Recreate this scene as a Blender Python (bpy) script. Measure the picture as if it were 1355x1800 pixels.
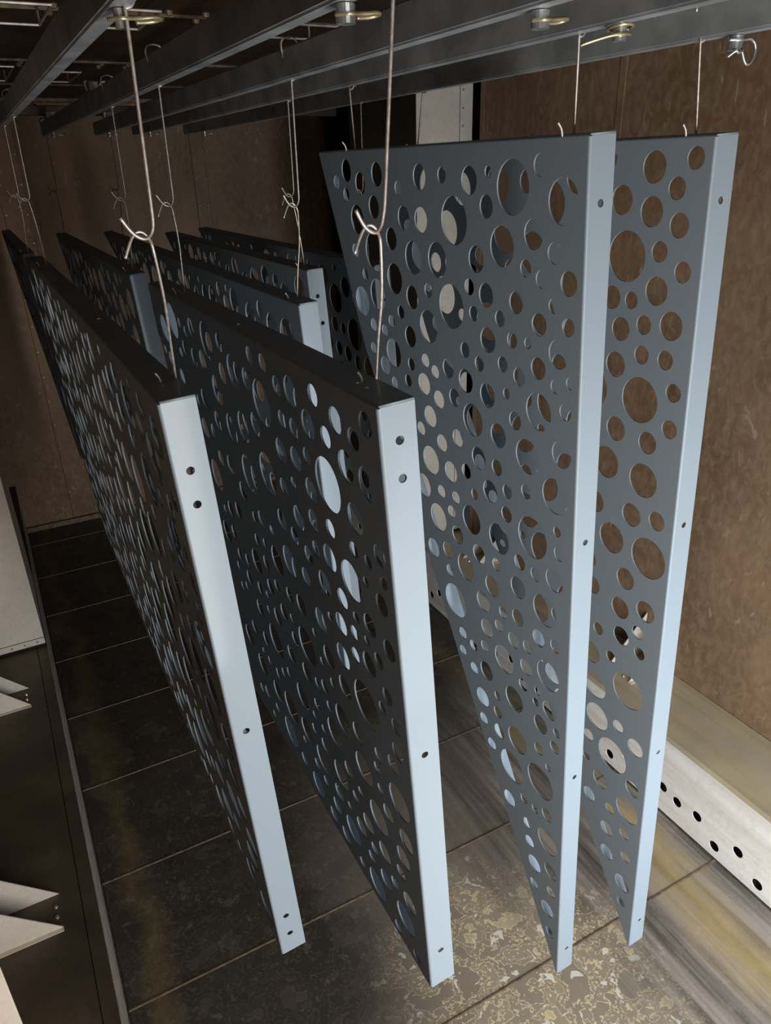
import bpy, bmesh, math, random
from mathutils import Vector, Matrix, Euler

for o in list(bpy.data.objects): bpy.data.objects.remove(o)
C = bpy.context.scene.collection
scene = bpy.context.scene

# ------------------------------------------------------------ camera, light, exposure
def cam_rows():
    a, b, c = 0.4799574664, 0.4435525652, -0.0288676721
    Rz = Matrix(((math.cos(a), -math.sin(a), 0), (math.sin(a), math.cos(a), 0), (0, 0, 1)))
    Rx = Matrix(((1, 0, 0), (0, math.cos(b), -math.sin(b)), (0, math.sin(b), math.cos(b))))
    Rr = Matrix(((math.cos(c), -math.sin(c), 0), (math.sin(c), math.cos(c), 0), (0, 0, 1)))
    B = Matrix(((1, 0, 0), (0, 0, -1), (0, 1, 0)))
    return Rr @ Rx @ B @ Rz
M = cam_rows()
cd = bpy.data.cameras.new('camera'); cam = bpy.data.objects.new('camera', cd); C.objects.link(cam)
cd.sensor_fit = 'VERTICAL'; cd.sensor_height = 36; cd.sensor_width = 27.1; cd.lens = 1285.0/1800*36
cd.clip_start = 0.02
R3 = Matrix((M[0], -M[1], -M[2])).transposed()
cam.matrix_world = R3.to_4x4()
scene.camera = cam

w = bpy.data.worlds.new('world'); scene.world = w; w.use_nodes = True
w.node_tree.nodes['Background'].inputs[0].default_value = (0.75, 0.85, 1.0, 1)
w.node_tree.nodes['Background'].inputs[1].default_value = 0.03

def area(name, loc, rot, sx, sy, power, col, spread=180):
    l = bpy.data.lights.new(name, 'AREA'); l.shape = 'RECTANGLE'; l.size = sx; l.size_y = sy
    l.energy = power; l.color = col; l.spread = math.radians(spread)
    o = bpy.data.objects.new(name, l); C.objects.link(o); o.location = loc; o.rotation_euler = rot
    return o
def aim(o, tgt):
    o.rotation_euler = (Vector(tgt)-o.location).to_track_quat('-Z', 'Y').to_euler()
aim(area('doorway_daylight', (.42, -.42, -.95), (0, 0, 0), 0.18, 1.5, 34, (1.0, .955, .89), 172), (1.25, 1.3, -.9))
aim(area('yard_sky_light', (1.30, -.55, -1.40), (0, 0, 0), 0.7, 1.3, 36, (.80, .90, 1.0), 150), (1.75, 1.1, -1.7))

scene.view_settings.view_transform = 'Standard'
scene.view_settings.look = 'None'
scene.view_settings.exposure = 0.0
scene.view_settings.gamma = 1.0
scene.view_settings.use_curve_mapping = False

# ------------------------------------------------------------ materials
def rgb(r, g, b): return (r, g, b, 1)
class NT:
    def __init__(s, name):
        s.m = bpy.data.materials.new(name); s.m.use_nodes = True; s.n = s.m.node_tree.nodes; s.l = s.m.node_tree.links
        s.b = s.n['Principled BSDF']
        tc = s.n.new('ShaderNodeTexCoord'); s.obj = tc.outputs['Object']
        g = s.n.new('ShaderNodeNewGeometry'); s.pos = g.outputs['Position']
    def mapping(s, src, scale=(1, 1, 1), loc=(0, 0, 0)):
        mp = s.n.new('ShaderNodeMapping'); mp.inputs['Scale'].default_value = scale; mp.inputs['Location'].default_value = loc
        s.l.new(src, mp.inputs['Vector']); return mp.outputs[0]
    def noise(s, vec, scale, detail=4, rough=.55, dist=0):
        n = s.n.new('ShaderNodeTexNoise'); n.inputs['Scale'].default_value = scale; n.inputs['Detail'].default_value = detail
        n.inputs['Roughness'].default_value = rough; n.inputs['Distortion'].default_value = dist
        s.l.new(vec, n.inputs['Vector']); return n.outputs['Fac']
    def voro(s, vec, scale, feature='F1'):
        n = s.n.new('ShaderNodeTexVoronoi'); n.feature = feature; n.inputs['Scale'].default_value = scale
        s.l.new(vec, n.inputs['Vector']); return n.outputs['Distance']
    def ramp(s, fac, stops):
        r = s.n.new('ShaderNodeValToRGB'); e = r.color_ramp.elements
        while len(e) < len(stops): e.new(.5)
        for i, (p, c) in enumerate(stops):
            e[i].position = p; e[i].color = c if isinstance(c, tuple) else (c, c, c, 1)
        s.l.new(fac, r.inputs[0]); return r.outputs[0]
    def mix(s, fac, a, b, mode='MIX'):
        n = s.n.new('ShaderNodeMix'); n.data_type = 'RGBA'; n.blend_type = mode
        for i, v in ((0, fac), (6, a), (7, b)):
            if isinstance(v, (int, float)): n.inputs[i].default_value = v
            elif isinstance(v, tuple): n.inputs[i].default_value = v
            else: s.l.new(v, n.inputs[i])
        return n.outputs[2]
    def math(s, op, a, b=0.0, clamp=False):
        n = s.n.new('ShaderNodeMath'); n.operation = op; n.use_clamp = clamp
        for i, v in ((0, a), (1, b)):
            if isinstance(v, (int, float)): n.inputs[i].default_value = v
            else: s.l.new(v, n.inputs[i])
        return n.outputs[0]
    def sep(s, vec):
        n = s.n.new('ShaderNodeSeparateXYZ'); s.l.new(vec, n.inputs[0]); return n.outputs
    def band(s, x, c, wd):       # 1 at x=c fading to 0 at distance wd
        d = s.math('ABSOLUTE', s.math('SUBTRACT', x, c)); return s.math('SUBTRACT', 1.0, s.math('DIVIDE', d, wd), True)
    def col(s, v):
        if isinstance(v, tuple): s.b.inputs['Base Color'].default_value = v
        else: s.l.new(v, s.b.inputs['Base Color'])
    def set(s, rough=.5, metal=0.0, coat=0.0, spec=None):
        for k, v in (('Roughness', rough), ('Metallic', metal), ('Coat Weight', coat)):
            if isinstance(v, (int, float)): s.b.inputs[k].default_value = v
            else: s.l.new(v, s.b.inputs[k])
        if spec is not None: s.b.inputs['Specular IOR Level'].default_value = spec
    def bump(s, h, strength=.2, dist=.002):
        n = s.n.new('ShaderNodeBump'); n.inputs['Strength'].default_value = strength; n.inputs['Distance'].default_value = dist
        s.l.new(h, n.inputs['Height']); s.l.new(n.outputs[0], s.b.inputs['Normal'])

def m_paint():
    t = NT('blue_grey_powder_coat')
    n = t.noise(t.mapping(t.obj, (1, 1, 1)), 900, 2)
    t.col(t.ramp(n, [(.35, rgb(.205, .248, .285)), (.65, rgb(.228, .272, .31))]))
    t.set(.54, .14, .08, .3); t.b.inputs['Coat Roughness'].default_value = .10
    t.bump(n, .03, .0005); return t.m
def m_wall():
    t = NT('brown_oxidised_sheet')
    v = t.mapping(t.pos, (1, 1, .6))
    n1 = t.noise(v, 3.0, 5, .6); n2 = t.noise(v, 38, 3, .6, .6); n3 = t.noise(t.mapping(t.pos, (1.0, 1.0, .35)), 26, 2, .5, 1.5)
    base = t.ramp(n1, [(.3, rgb(.15, .086, .047)), (.55, rgb(.225, .14, .084)), (.75, rgb(.31, .185, .11))])
    base = t.mix(t.ramp(n2, [(.4, 0.0), (.75, .55)]), base, rgb(.34, .25, .16))
    base = t.mix(t.ramp(n3, [(.66, 0.0), (.74, .5)]), base, rgb(.48, .38, .27))
    t.col(base); t.set(t.ramp(n2, [(.3, .5), (.7, .68)]), .2, spec=.3); t.bump(n2, .12, .001); return t.m
def m_beige():
    t = NT('beige_spangled_sheet')
    n1 = t.noise(t.pos, 5, 4, .6); n2 = t.noise(t.pos, 60, 3, .6, .8)
    base = t.ramp(n1, [(.3, rgb(.56, .49, .41)), (.7, rgb(.68, .61, .52))])
    base = t.mix(t.ramp(n2, [(.45, 0.0), (.8, .45)]), base, rgb(.44, .37, .29))
    t.col(base); t.set(.5, .1); return t.m
def m_floor():
    t = NT('stained_floor_steel')
    x, y, z = t.sep(t.pos)
    n1 = t.noise(t.pos, 2.2, 5, .6, .3); n2 = t.noise(t.pos, 16, 5, .65, .6); n4 = t.noise(t.pos, 45, 4, .6)
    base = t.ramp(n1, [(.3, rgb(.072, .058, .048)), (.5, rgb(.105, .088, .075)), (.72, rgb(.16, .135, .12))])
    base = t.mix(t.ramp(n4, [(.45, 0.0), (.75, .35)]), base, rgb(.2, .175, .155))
    # shadow painted into the floor colour outside the lighter area at near right
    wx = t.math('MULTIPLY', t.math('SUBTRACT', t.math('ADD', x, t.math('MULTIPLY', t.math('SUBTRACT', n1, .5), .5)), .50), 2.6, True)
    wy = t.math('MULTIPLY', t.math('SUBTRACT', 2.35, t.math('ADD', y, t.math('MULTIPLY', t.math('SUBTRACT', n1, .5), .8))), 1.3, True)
    lighter = t.math('MULTIPLY', wx, wy)
    base = t.mix(t.math('ADD', t.math('MULTIPLY', lighter, .92), .08), t.mix(.22, rgb(.006, .005, .004), base), t.mix(.5, base, rgb(.34, .29, .24)))
    # yellow overspray bands along both side ducts
    e = t.math('ADD', x, t.math('MULTIPLY', t.math('SUBTRACT', n1, .5), .42))
    y1 = t.math('MAXIMUM', t.band(e, .0, .07), t.band(e, 1.60, .10))
    base = t.mix(t.math('MULTIPLY', y1, .42), base, rgb(.22, .155, .055))
    # brushed marks running along the room beside the right duct
    st = t.noise(t.mapping(t.pos, (24, 1.1, 1)), 1.0, 3, .6)
    mk = t.math('SUBTRACT', t.math('MULTIPLY', t.math('SUBTRACT', x, .95), 2.5), 0.0, True)
    mk = t.math('MULTIPLY', mk, wy)
    base = t.mix(t.math('MULTIPLY', mk, .8), base, t.mix(t.ramp(st, [(.38, 0.0), (.62, 1.0)]), rgb(.06, .05, .045), rgb(.34, .30, .26)))
    base = t.mix(t.math('MULTIPLY', t.math('MULTIPLY', t.band(e, 1.60, .12), wy), .7), base, rgb(.45, .33, .14))
    # flaked paint residue: tan rims around islands, denser in the near-right patch
    d = t.math('ADD', t.math('POWER', t.math('DIVIDE', t.math('SUBTRACT', x, .95), .42), 2.0), t.math('POWER', t.math('DIVIDE', t.math('SUBTRACT', y, .95), .50), 2.0))
    patch = t.math('SUBTRACT', 1.25, t.math('ADD', d, t.math('MULTIPLY', t.math('SUBTRACT', n1, .5), 2.2)), True)
    base = t.mix(t.math('MULTIPLY', patch, .5), base, rgb(.40, .33, .235))
    fl = t.noise(t.pos, 11, 5, .6, .15)
    rim = t.ramp(fl, [(.435, 0.0), (.447, 1.0), (.462, .05), (.512, .05), (.522, 1.0), (.535, .12), (.60, .12), (.612, 1.0), (.64, .5)])
    base = t.mix(t.math('MULTIPLY', rim, t.math('ADD', t.math('MULTIPLY', patch, .95), .06)), base, rgb(.85, .70, .42))
    fl2 = t.noise(t.mapping(t.pos, (1, 1, 1), (5, 3, 0)), 24, 3, .5, .5)
    wh = t.ramp(fl2, [(.635, 0.0), (.65, 1.0)])
    base = t.mix(t.math('MULTIPLY', wh, t.math('ADD', patch, .05)), base, rgb(.78, .74, .64))
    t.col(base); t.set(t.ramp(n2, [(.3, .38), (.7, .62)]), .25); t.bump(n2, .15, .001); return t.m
def m_duct_top():
    t = NT('tan_streaked_duct_sheet')
    st = t.noise(t.mapping(t.pos, (22, .8, 1)), 1.0, 3, .6); n1 = t.noise(t.pos, 5, 4)
    base = t.ramp(st, [(.3, rgb(.42, .35, .22)), (.5, rgb(.58, .49, .31)), (.7, rgb(.54, .48, .38))])
    base = t.mix(t.ramp(n1, [(.4, 0.0), (.7, .5)]), base, rgb(.34, .30, .24))
    t.col(base); t.set(.45, .2); return t.m
def m_duct_front():
    t = NT('whitish_duct_sheet')
    st = t.noise(t.mapping(t.pos, (1, .9, 22)), 1.0, 3, .6); n2 = t.noise(t.pos, 40, 4)
    base = t.ramp(st, [(.3, rgb(.72, .67, .62)), (.6, rgb(.90, .87, .82))])
    base = t.mix(t.ramp(n2, [(.5, 0.0), (.8, .4)]), base, rgb(.55, .49, .42))
    t.col(base); t.set(.45, .1); return t.m
def m_dark_duct():
    t = NT('dark_brown_duct_sheet')
    n1 = t.noise(t.pos, 4, 5, .6, .3)
    t.col(t.ramp(n1, [(.3, rgb(.05, .036, .027)), (.55, rgb(.085, .063, .042)), (.75, rgb(.14, .105, .06))])); t.set(.5, .3); return t.m
def m_simple(name, c, rough, metal, var=.25, scale=30):
    t = NT(name); n = t.noise(t.obj, scale, 4)
    lo = tuple(v*(1-var) for v in c[:3])+(1,); hi = tuple(min(1, v*(1+var)) for v in c[:3])+(1,)
    t.col(t.ramp(n, [(.35, lo), (.65, hi)])); t.set(rough, metal); return t.m
PAINT = m_paint(); WALL = m_wall(); BEIGE = m_beige(); FLOOR = m_floor(); DTOP = m_duct_top(); DFRONT = m_duct_front(); DDARK = m_dark_duct()
RAIL = m_simple('dark_rail_steel', rgb(.31, .33, .35), .40, .3, .25, 12)
CEIL = m_simple('soot_brown_ceiling_sheet', rgb(.06, .032, .018), .55, .3, .4, 9)
WIRE = m_simple('bare_wire', rgb(.52, .47, .43), .38, .65, .25, 120)
WIRED = m_simple('dark_wire', rgb(.12, .10, .09), .5, .5, .4, 120)
ZINC = m_simple('zinc_pin', rgb(.50, .52, .52), .3, .8, .2, 60)
BRASSY = m_simple('yellow_zinc_clip', rgb(.50, .44, .27), .35, .7, .3, 60)
BLACK = m_simple('shade_black_sheet', rgb(.006, .005, .005), .8, 0, .2)  # near-black paints the darkness inside recesses, gaps and hollow ducts
SEAM = m_simple('rusty_seam_edge', rgb(.17, .12, .08), .5, .3, .35, 40)
RIVET = m_simple('rivet_metal', rgb(.30, .22, .15), .45, .5, .3, 80)
STRIP = m_simple('worn_grey_strip', rgb(.40, .35, .31), .45, .4, .3, 25)

# ------------------------------------------------------------ helpers
def link(name, me, mat, parent=None, kind=None):
    o = bpy.data.objects.new(name, me); C.objects.link(o)
    if mat and not me.materials: me.materials.append(mat)
    if parent: o.parent = parent
    if kind: o['kind'] = kind
    return o
def tag(o, label, cat, group=None):
    o['label'] = label; o['category'] = cat
    if group: o['group'] = group
    return o
def empty(name, loc, label=None, cat=None, group=None, rot=(0, 0, 0)):
    o = bpy.data.objects.new(name, None); C.objects.link(o); o.location = loc; o.rotation_euler = rot
    o.empty_display_size = .05
    if label: tag(o, label, cat, group)
    return o
def to_me(bm, name='mesh', smooth=False):
    bmesh.ops.recalc_face_normals(bm, faces=bm.faces)
    me = bpy.data.meshes.new(name); bm.to_mesh(me); bm.free()
    if smooth:
        for p in me.polygons: p.use_smooth = True
    return me
def add_box(bm, a, b):
    x0, y0, z0 = a; x1, y1, z1 = b
    v = [bm.verts.new(p) for p in ((x0,y0,z0),(x1,y0,z0),(x1,y1,z0),(x0,y1,z0),(x0,y0,z1),(x1,y0,z1),(x1,y1,z1),(x0,y1,z1))]
    for f in ((0,1,2,3),(4,5,6,7),(0,1,5,4),(1,2,6,5),(2,3,7,6),(3,0,4,7)): bm.faces.new([v[i] for i in f])
    return v
def box_me(a, b, bev=0.0):
    bm = bmesh.new(); add_box(bm, a, b)
    if bev: bmesh.ops.bevel(bm, geom=bm.edges[:], offset=bev, segments=2, affect='EDGES', profile=.5)
    return to_me(bm)
def tube(bm, pts, r, n=8, r_end=None):
    pts = [Vector(p) for p in pts]; rings = []; prev = None
    for i, p in enumerate(pts):
        t = (pts[min(i+1, len(pts)-1)]-pts[max(i-1, 0)]).normalized()
        if prev is None:
            u = t.orthogonal().normalized()
        else:
            u = (prev-t*prev.dot(t)).normalized()
        prev = u; v = t.cross(u)
        rr = r if not r_end or i < len(pts)-1 else r_end
        rings.append([bm.verts.new(p+(u*math.cos(2*math.pi*k/n)+v*math.sin(2*math.pi*k/n))*rr) for k in range(n)])
    for a, b in zip(rings, rings[1:]):
        for k in range(n): bm.faces.new((a[k], a[(k+1) % n], b[(k+1) % n], b[k]))
    bm.faces.new(rings[0]); bm.faces.new(rings[-1])
def smooth_path(P, n=6):
    P = [Vector(p) for p in P]; out = []
    for i in range(len(P)-1):
        p0 = P[max(i-1, 0)]; p1 = P[i]; p2 = P[i+1]; p3 = P[min(i+2, len(P)-1)]
        for k in range(n):
            t = k/n
            out.append(.5*((2*p1)+(p2-p0)*t+(2*p0-5*p1+4*p2-p3)*t*t+(3*p1-p0-3*p2+p3)*t**3))
    out.append(P[-1]); return out
def disc(bm, c, axis, r, h, n=10):
    c = Vector(c); a = Vector(axis).normalized(); u = a.orthogonal().normalized(); v = a.cross(u)
    A = [bm.verts.new(c+(u*math.cos(2*math.pi*k/n)+v*math.sin(2*math.pi*k/n))*r) for k in range(n)]
    B = [bm.verts.new(c+a*h+(u*math.cos(2*math.pi*k/n)+v*math.sin(2*math.pi*k/n))*r*.75) for k in range(n)]
    for k in range(n): bm.faces.new((A[k], A[(k+1) % n], B[(k+1) % n], B[k]))
    bm.faces.new(A); bm.faces.new(B)

def plate(outline, holes, t, conv, seg=None):
    """sheet of thickness t (centred on 0) with round holes, in 2D (a,b); conv maps (a,b,c) to local xyz"""
    cu = bpy.data.curves.new('plate', 'CURVE'); cu.dimensions = '2D'; cu.fill_mode = 'BOTH'; cu.extrude = t/2
    def spl(pts):
        s = cu.splines.new('POLY'); s.points.add(len(pts)-1)
        for p, q in zip(s.points, pts): p.co = (q[0], q[1], 0, 1)
        s.use_cyclic_u = True
    spl(outline)
    for a, b, r in holes:
        n = seg or (44 if r > .03 else 32 if r > .018 else 24)
        spl([(a+r*math.cos(2*math.pi*k/n), b+r*math.sin(2*math.pi*k/n)) for k in range(n)])
    o = bpy.data.objects.new('plate', cu); C.objects.link(o)
    dg = bpy.context.evaluated_depsgraph_get()
    me = bpy.data.meshes.new_from_object(o.evaluated_get(dg))
    bpy.data.objects.remove(o); bpy.data.curves.remove(cu)
    for v in me.vertices: v.co = conv(*v.co)
    me.materials.clear()
    bm = bmesh.new(); bm.from_mesh(me); bmesh.ops.remove_doubles(bm, verts=bm.verts[:], dist=1e-5)
    bmesh.ops.recalc_face_normals(bm, faces=bm.faces); bm.to_mesh(me); bm.free()
    return me

# ------------------------------------------------------------ the room (an oven for hanging parts)
XL, XR, YB, ZF, ZC = -.386, 2.076, 5.10, -2.20, .389
YF = -.55
LX, RX, ZL = -.10, 1.79, -1.86        # front faces and top height of the side ducts
def struct(name, me, mat): return link(name, me, mat, kind='structure')

floor = struct('floor', box_me((XL, YF-2.0, ZF-.06), (XR, YB, ZF-.006)), SEAM)
ys = [1.045+.475*k for k in range(-7, 9)]+[YB]
for i in range(len(ys)-1):
    a, b = ys[i], ys[i+1]
    me = box_me((LX+.006, a+.003, ZF-.006), (RX-.006, b-.003, ZF), .0015)
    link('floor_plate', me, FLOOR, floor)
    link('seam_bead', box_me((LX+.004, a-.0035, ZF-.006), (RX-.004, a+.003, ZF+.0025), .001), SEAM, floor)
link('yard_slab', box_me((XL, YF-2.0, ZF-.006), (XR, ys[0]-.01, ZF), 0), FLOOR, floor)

# back wall: sheets between two riveted cover strips
wb = struct('wall_back', box_me((XL, YB+.004, ZF-.05), (3.0, YB+.05, ZC+.05)), WALL)
for a, b in ((XL, .205), (.345, 1.345), (1.43, 2.2)):
    link('wall_sheet', box_me((a+.002, YB, ZF+.03), (b-.002, YB+.004, ZC), .001), WALL, wb)
for a, b in ((.205, .345), (1.345, 1.43)):
    link('cover_strip', box_me((a, YB-.006, ZF+.05), (b, YB+.004, ZC), .0015), WALL, wb)
bm = bmesh.new()
for a, b in ((.205, .345), (1.345, 1.43)):
    for x in (a+.012, b-.012):
        z = ZC-.12
        while z > ZF+.15:
            disc(bm, (x, YB-.006, z), (0, -1, 0), .008, .004, 8); z -= .16
rv = link('rivets', to_me(bm), RIVET, wb); rv['kind'] = 'stuff'
link('sill_angle', box_me((LX, YB-.03, ZF), (RX, YB, ZF+.035), .003), SEAM, wb)

# right wall: sheets with lap seams, opening at the far end
wr = struct('wall_right', box_me((XR+.004, YF, ZL+.001), (XR+.05, 2.985, ZC+.05)), WALL)
for a, b in ((YF, 2.165), (2.165, 2.985)):
    link('wall_sheet', box_me((XR, a+.0015, ZL+.001), (XR+.004, b-.0015, ZC), .001), WALL, wr)
    link('lap_strip', box_me((XR-.003, b-.03, ZL+.001), (XR, b, ZC), .001), WALL, wr)
wl = struct('wall_left', box_me((XL-.05, YF, ZL+.001), (XL, 2.985, ZC+.05)), WALL)
for s, nm in ((1, 'right'), (-1, 'left')):      # intake recess behind each upright duct, its darkness painted black
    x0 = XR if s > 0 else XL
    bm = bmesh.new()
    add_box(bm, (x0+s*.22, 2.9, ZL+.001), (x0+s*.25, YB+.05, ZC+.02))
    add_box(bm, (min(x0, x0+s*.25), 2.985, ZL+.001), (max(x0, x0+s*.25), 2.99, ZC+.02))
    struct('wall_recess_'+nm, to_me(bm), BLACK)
ce = struct('ceiling', box_me((XL-.3, YF, ZC+.006), (2.4, YB+.05, ZC+.06)), CEIL)
for a, b in ((YF, .3), (.3, 1.33), (1.33, 2.40), (2.40, 3.43), (3.43, 4.30), (4.30, YB)):
    link('ceiling_sheet', box_me((XL, a+.002, ZC), (XR, b-.002, ZC+.006), .001), CEIL, ce)
    link('lap_edge', box_me((XL, b-.012, ZC-.008), (XR, b-.002, ZC), .001), SEAM, ce)
bm = bmesh.new()
for y in (.24, .36, 1.28, 1.39, 2.35, 2.45, 3.48, 3.56):
    for x in (.317, .61, .71, 1.0, 1.3, 1.6, 1.9): disc(bm, (x, y, ZC), (0, 0, -1), .011, .01, 8)
bl = link('bolt_heads', to_me(bm), RIVET, ce); bl['kind'] = 'stuff'
link('edge_angle', box_me((XL, YB-.05, ZC-.02), (XR, YB, ZC), .002), SEAM, ce)

# ------------------------------------------------------------ side ducts on the floor
rduct = empty('side_duct', (RX, 0, ZF), 'whitish perforated steel duct running along the foot of the right wall', 'duct')
rduct.location = (0, 0, 0)
hz = [(1.298, -2.088), (1.230, -2.101), (1.144, -2.089), (1.06, -2.149), (.977, -2.091), (.891, -2.151), (1.56, -2.147), (1.48, -2.092), (1.40, -2.15), (2.211, -2.103), (2.13, -2.15), (2.918, -2.13), (2.842, -2.08),
      (1.69, -2.09), (1.80, -2.15), (1.93, -2.09), (2.03, -2.15), (2.33, -2.15), (2.45, -2.09), (2.58, -2.15), (2.70, -2.09), (.80, -2.09), (.72, -2.15), (.62, -2.09), (.54, -2.15), (3.1, -2.09), (3.25, -2.15), (3.4, -2.09), (3.6, -2.15), (3.8, -2.09), (4.1, -2.15), (4.4, -2.09), (4.7, -2.15)]
ZB = ZF+.006
link('front_sheet', plate([(YF, ZB), (YB, ZB), (YB, ZL-.004), (YF, ZL-.004)], [(y, z, .019) for y, z in hz], .003, lambda a, b, c: Vector((RX+c, a, b))), DFRONT, rduct)
link('top_sheet', box_me((RX-.0015, YF, ZL-.004), (XR, YB, ZL), .001), DTOP, rduct)
link('corner_lip', box_me((RX-.004, YF, ZL-.02), (RX-.0015, YB, ZL+.001), .0008), DTOP, rduct)
link('inner_shade_sheet', box_me((XR-.10, YF, ZF), (XR-.09, YB, ZL-.02)), BLACK, rduct)
lduct = empty('side_duct', (0, 0, 0), 'low dark steel duct with worn grey front edge along the left side', 'duct')
link('top_sheet', box_me((XL, YF, ZL-.004), (LX-.042, YB, ZL), .001), DDARK, lduct)
link('edge_sheet', box_me((LX-.040, YF, ZL-.004), (LX-.002, YB, ZL+.0015), .001), DDARK, lduct)
a = YF
for b in (1.38, 1.72, 3.3, YB):
    link('front_strip', box_me((LX-.0035, a, ZF+.006), (LX, b-.002, ZL-.002), .0008), STRIP, lduct); a = b

# deflector scoops on the ducts: pairs of pointed beige wings
def scoop(y, side, label):
    xt = -.195 if side < 0 else 1.885; s = -1 if side < 0 else 1
    xe = XL+.004 if side < 0 else XR-.004
    e = empty('deflector_scoop', (xt, y, ZL), label, 'deflector', 'deflector scoops on the side ducts')
    Lw = abs(xe-xt); hgt = Lw*1.06
    for k, dy in enumerate((0, .115)):
        bm = bmesh.new()
        P = [(0, 0), (s*Lw, 0), (s*Lw, hgt)]
        A = [bm.verts.new((x, dy, z+.001)) for x, z in P]; B = [bm.verts.new((x, dy+.003, z+.001)) for x, z in P]
        bm.faces.new(A); bm.faces.new(B[::-1])
        for i in range(3): bm.faces.new((A[i], A[(i+1) % 3], B[(i+1) % 3], B[i]))
        link('wing_plate', to_me(bm), BEIGE, e)
    link('floor_flange', box_me((min(0, s*Lw), -.012, 0), (max(0, s*Lw), 0, .0025)), BEIGE, e)
    for dy in (.04, .075):
        bm = bmesh.new(); disc(bm, (s*.012, dy, 0), (0, 0, 1), .006, .005); link('screw', to_me(bm), ZINC, e)
scoop(1.60, -1, 'beige pointed deflector wings at the left edge of the picture, nearer pair')
scoop(2.65, -1, 'beige pointed deflector wings on the dark left duct, just below the white upright duct')
scoop(1.60, 1, 'beige pointed deflector wings on the right duct, seen through holes low in the rightmost panel')
scoop(2.65, 1, 'beige pointed deflector wings on the right duct, at the foot of the far upright duct')

# upright ducts
def upright(side, y0, y1, label, nm='upright_duct', x1=None):
    s = side; xi = RX if s > 0 else LX-.004; xo = XR if s > 0 else XL
    if x1 is not None: xi = x1
    e = empty(nm, (xi, y0, ZL+.0025), label, 'duct'); dx = xo-xi; H = ZC-ZL
    lo, hi = min(0, dx), max(0, dx); zb = .012
    if s > 0:
        link('front_sheet', box_me((lo, 0, zb), (hi-.066, .003, H), .001), BEIGE, e)
        link('edge_sheet', box_me((hi-.064, -.003, zb), (hi, .003, H), .001), BEIGE, e)
        xr = hi-.05
    else:
        link('front_sheet', box_me((lo, 0, zb+.03), (hi, .003, H), .001), BEIGE, e)
        link('edge_sheet', box_me((lo, -.003, zb), (hi, .003, zb+.028), .001), BEIGE, e)
    for k in range(14):
        if s < 0 and k > 4: break
        bm = bmesh.new(); p = (xr, -.003, H-.107-.07*k) if s > 0 else (hi-.03-.05*k, -.003, zb+.014)
        disc(bm, p, (0, -1, 0), .0045, .003, 8); link('rivet', to_me(bm), RIVET, e)
    link('side_sheet', box_me((-.003 if s < 0 else 0, .003, zb), (0 if s < 0 else .003, y1-y0, H)), STRIP if s < 0 else DDARK, e)
    link('foot_gap_shade', box_me((lo+.006, .004, 0), (hi-.004, y1-y0-.004, zb+.002)), BLACK, e)
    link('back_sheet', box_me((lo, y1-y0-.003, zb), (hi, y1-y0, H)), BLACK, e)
upright(1, 3.05, 3.715, 'tall beige duct casing standing on the right duct, far corner behind the big panels')
upright(-1, 3.05, 3.72, 'white-beige upright duct casing at the left edge of the picture')
pl = link('duct_plate', box_me((XL, .80, ZL+.001), (-.182, .804, -.62), .001), BEIGE); tag(pl, 'beige upright plate cut off by the bottom left corner of the picture', 'plate')

# ------------------------------------------------------------ hanging rails
RAILS = [(.190, 'r1'), (.400, 'r2'), (.622, 'r3'), (.792, 'r4'), (1.032, 'r5')]
RW, RH, ZR = .026, .052, .155
rl = ['leftmost dark steel rail, rising steeply out of the top left corner', 'second dark steel rail from the left, over the panel pair at centre left',
      'middle dark steel rail of the five', 'fourth steel rail from the left, carrying the large pale panel', 'rightmost steel rail, lit bluish, carrying the last panel by the wall']
for (x, _), lb in zip(RAILS, rl):
    r = empty('hanging_rail', (x, 0, ZR), lb, 'rail', 'hanging rails under the ceiling')
    bm = bmesh.new(); add_box(bm, (-RW/2, YF, 0), (RW/2, 3.95, RH))
    bmesh.ops.bevel(bm, geom=bm.edges[:], offset=.003, segments=2, affect='EDGES')
    link('square_tube', to_me(bm), RAIL, r)
    bm = bmesh.new(); add_box(bm, (-RW/2-.002, 3.60, RH), (RW/2+.002, 3.64, RH+.02)); link('end_lug', to_me(bm), RAIL, r)
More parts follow.
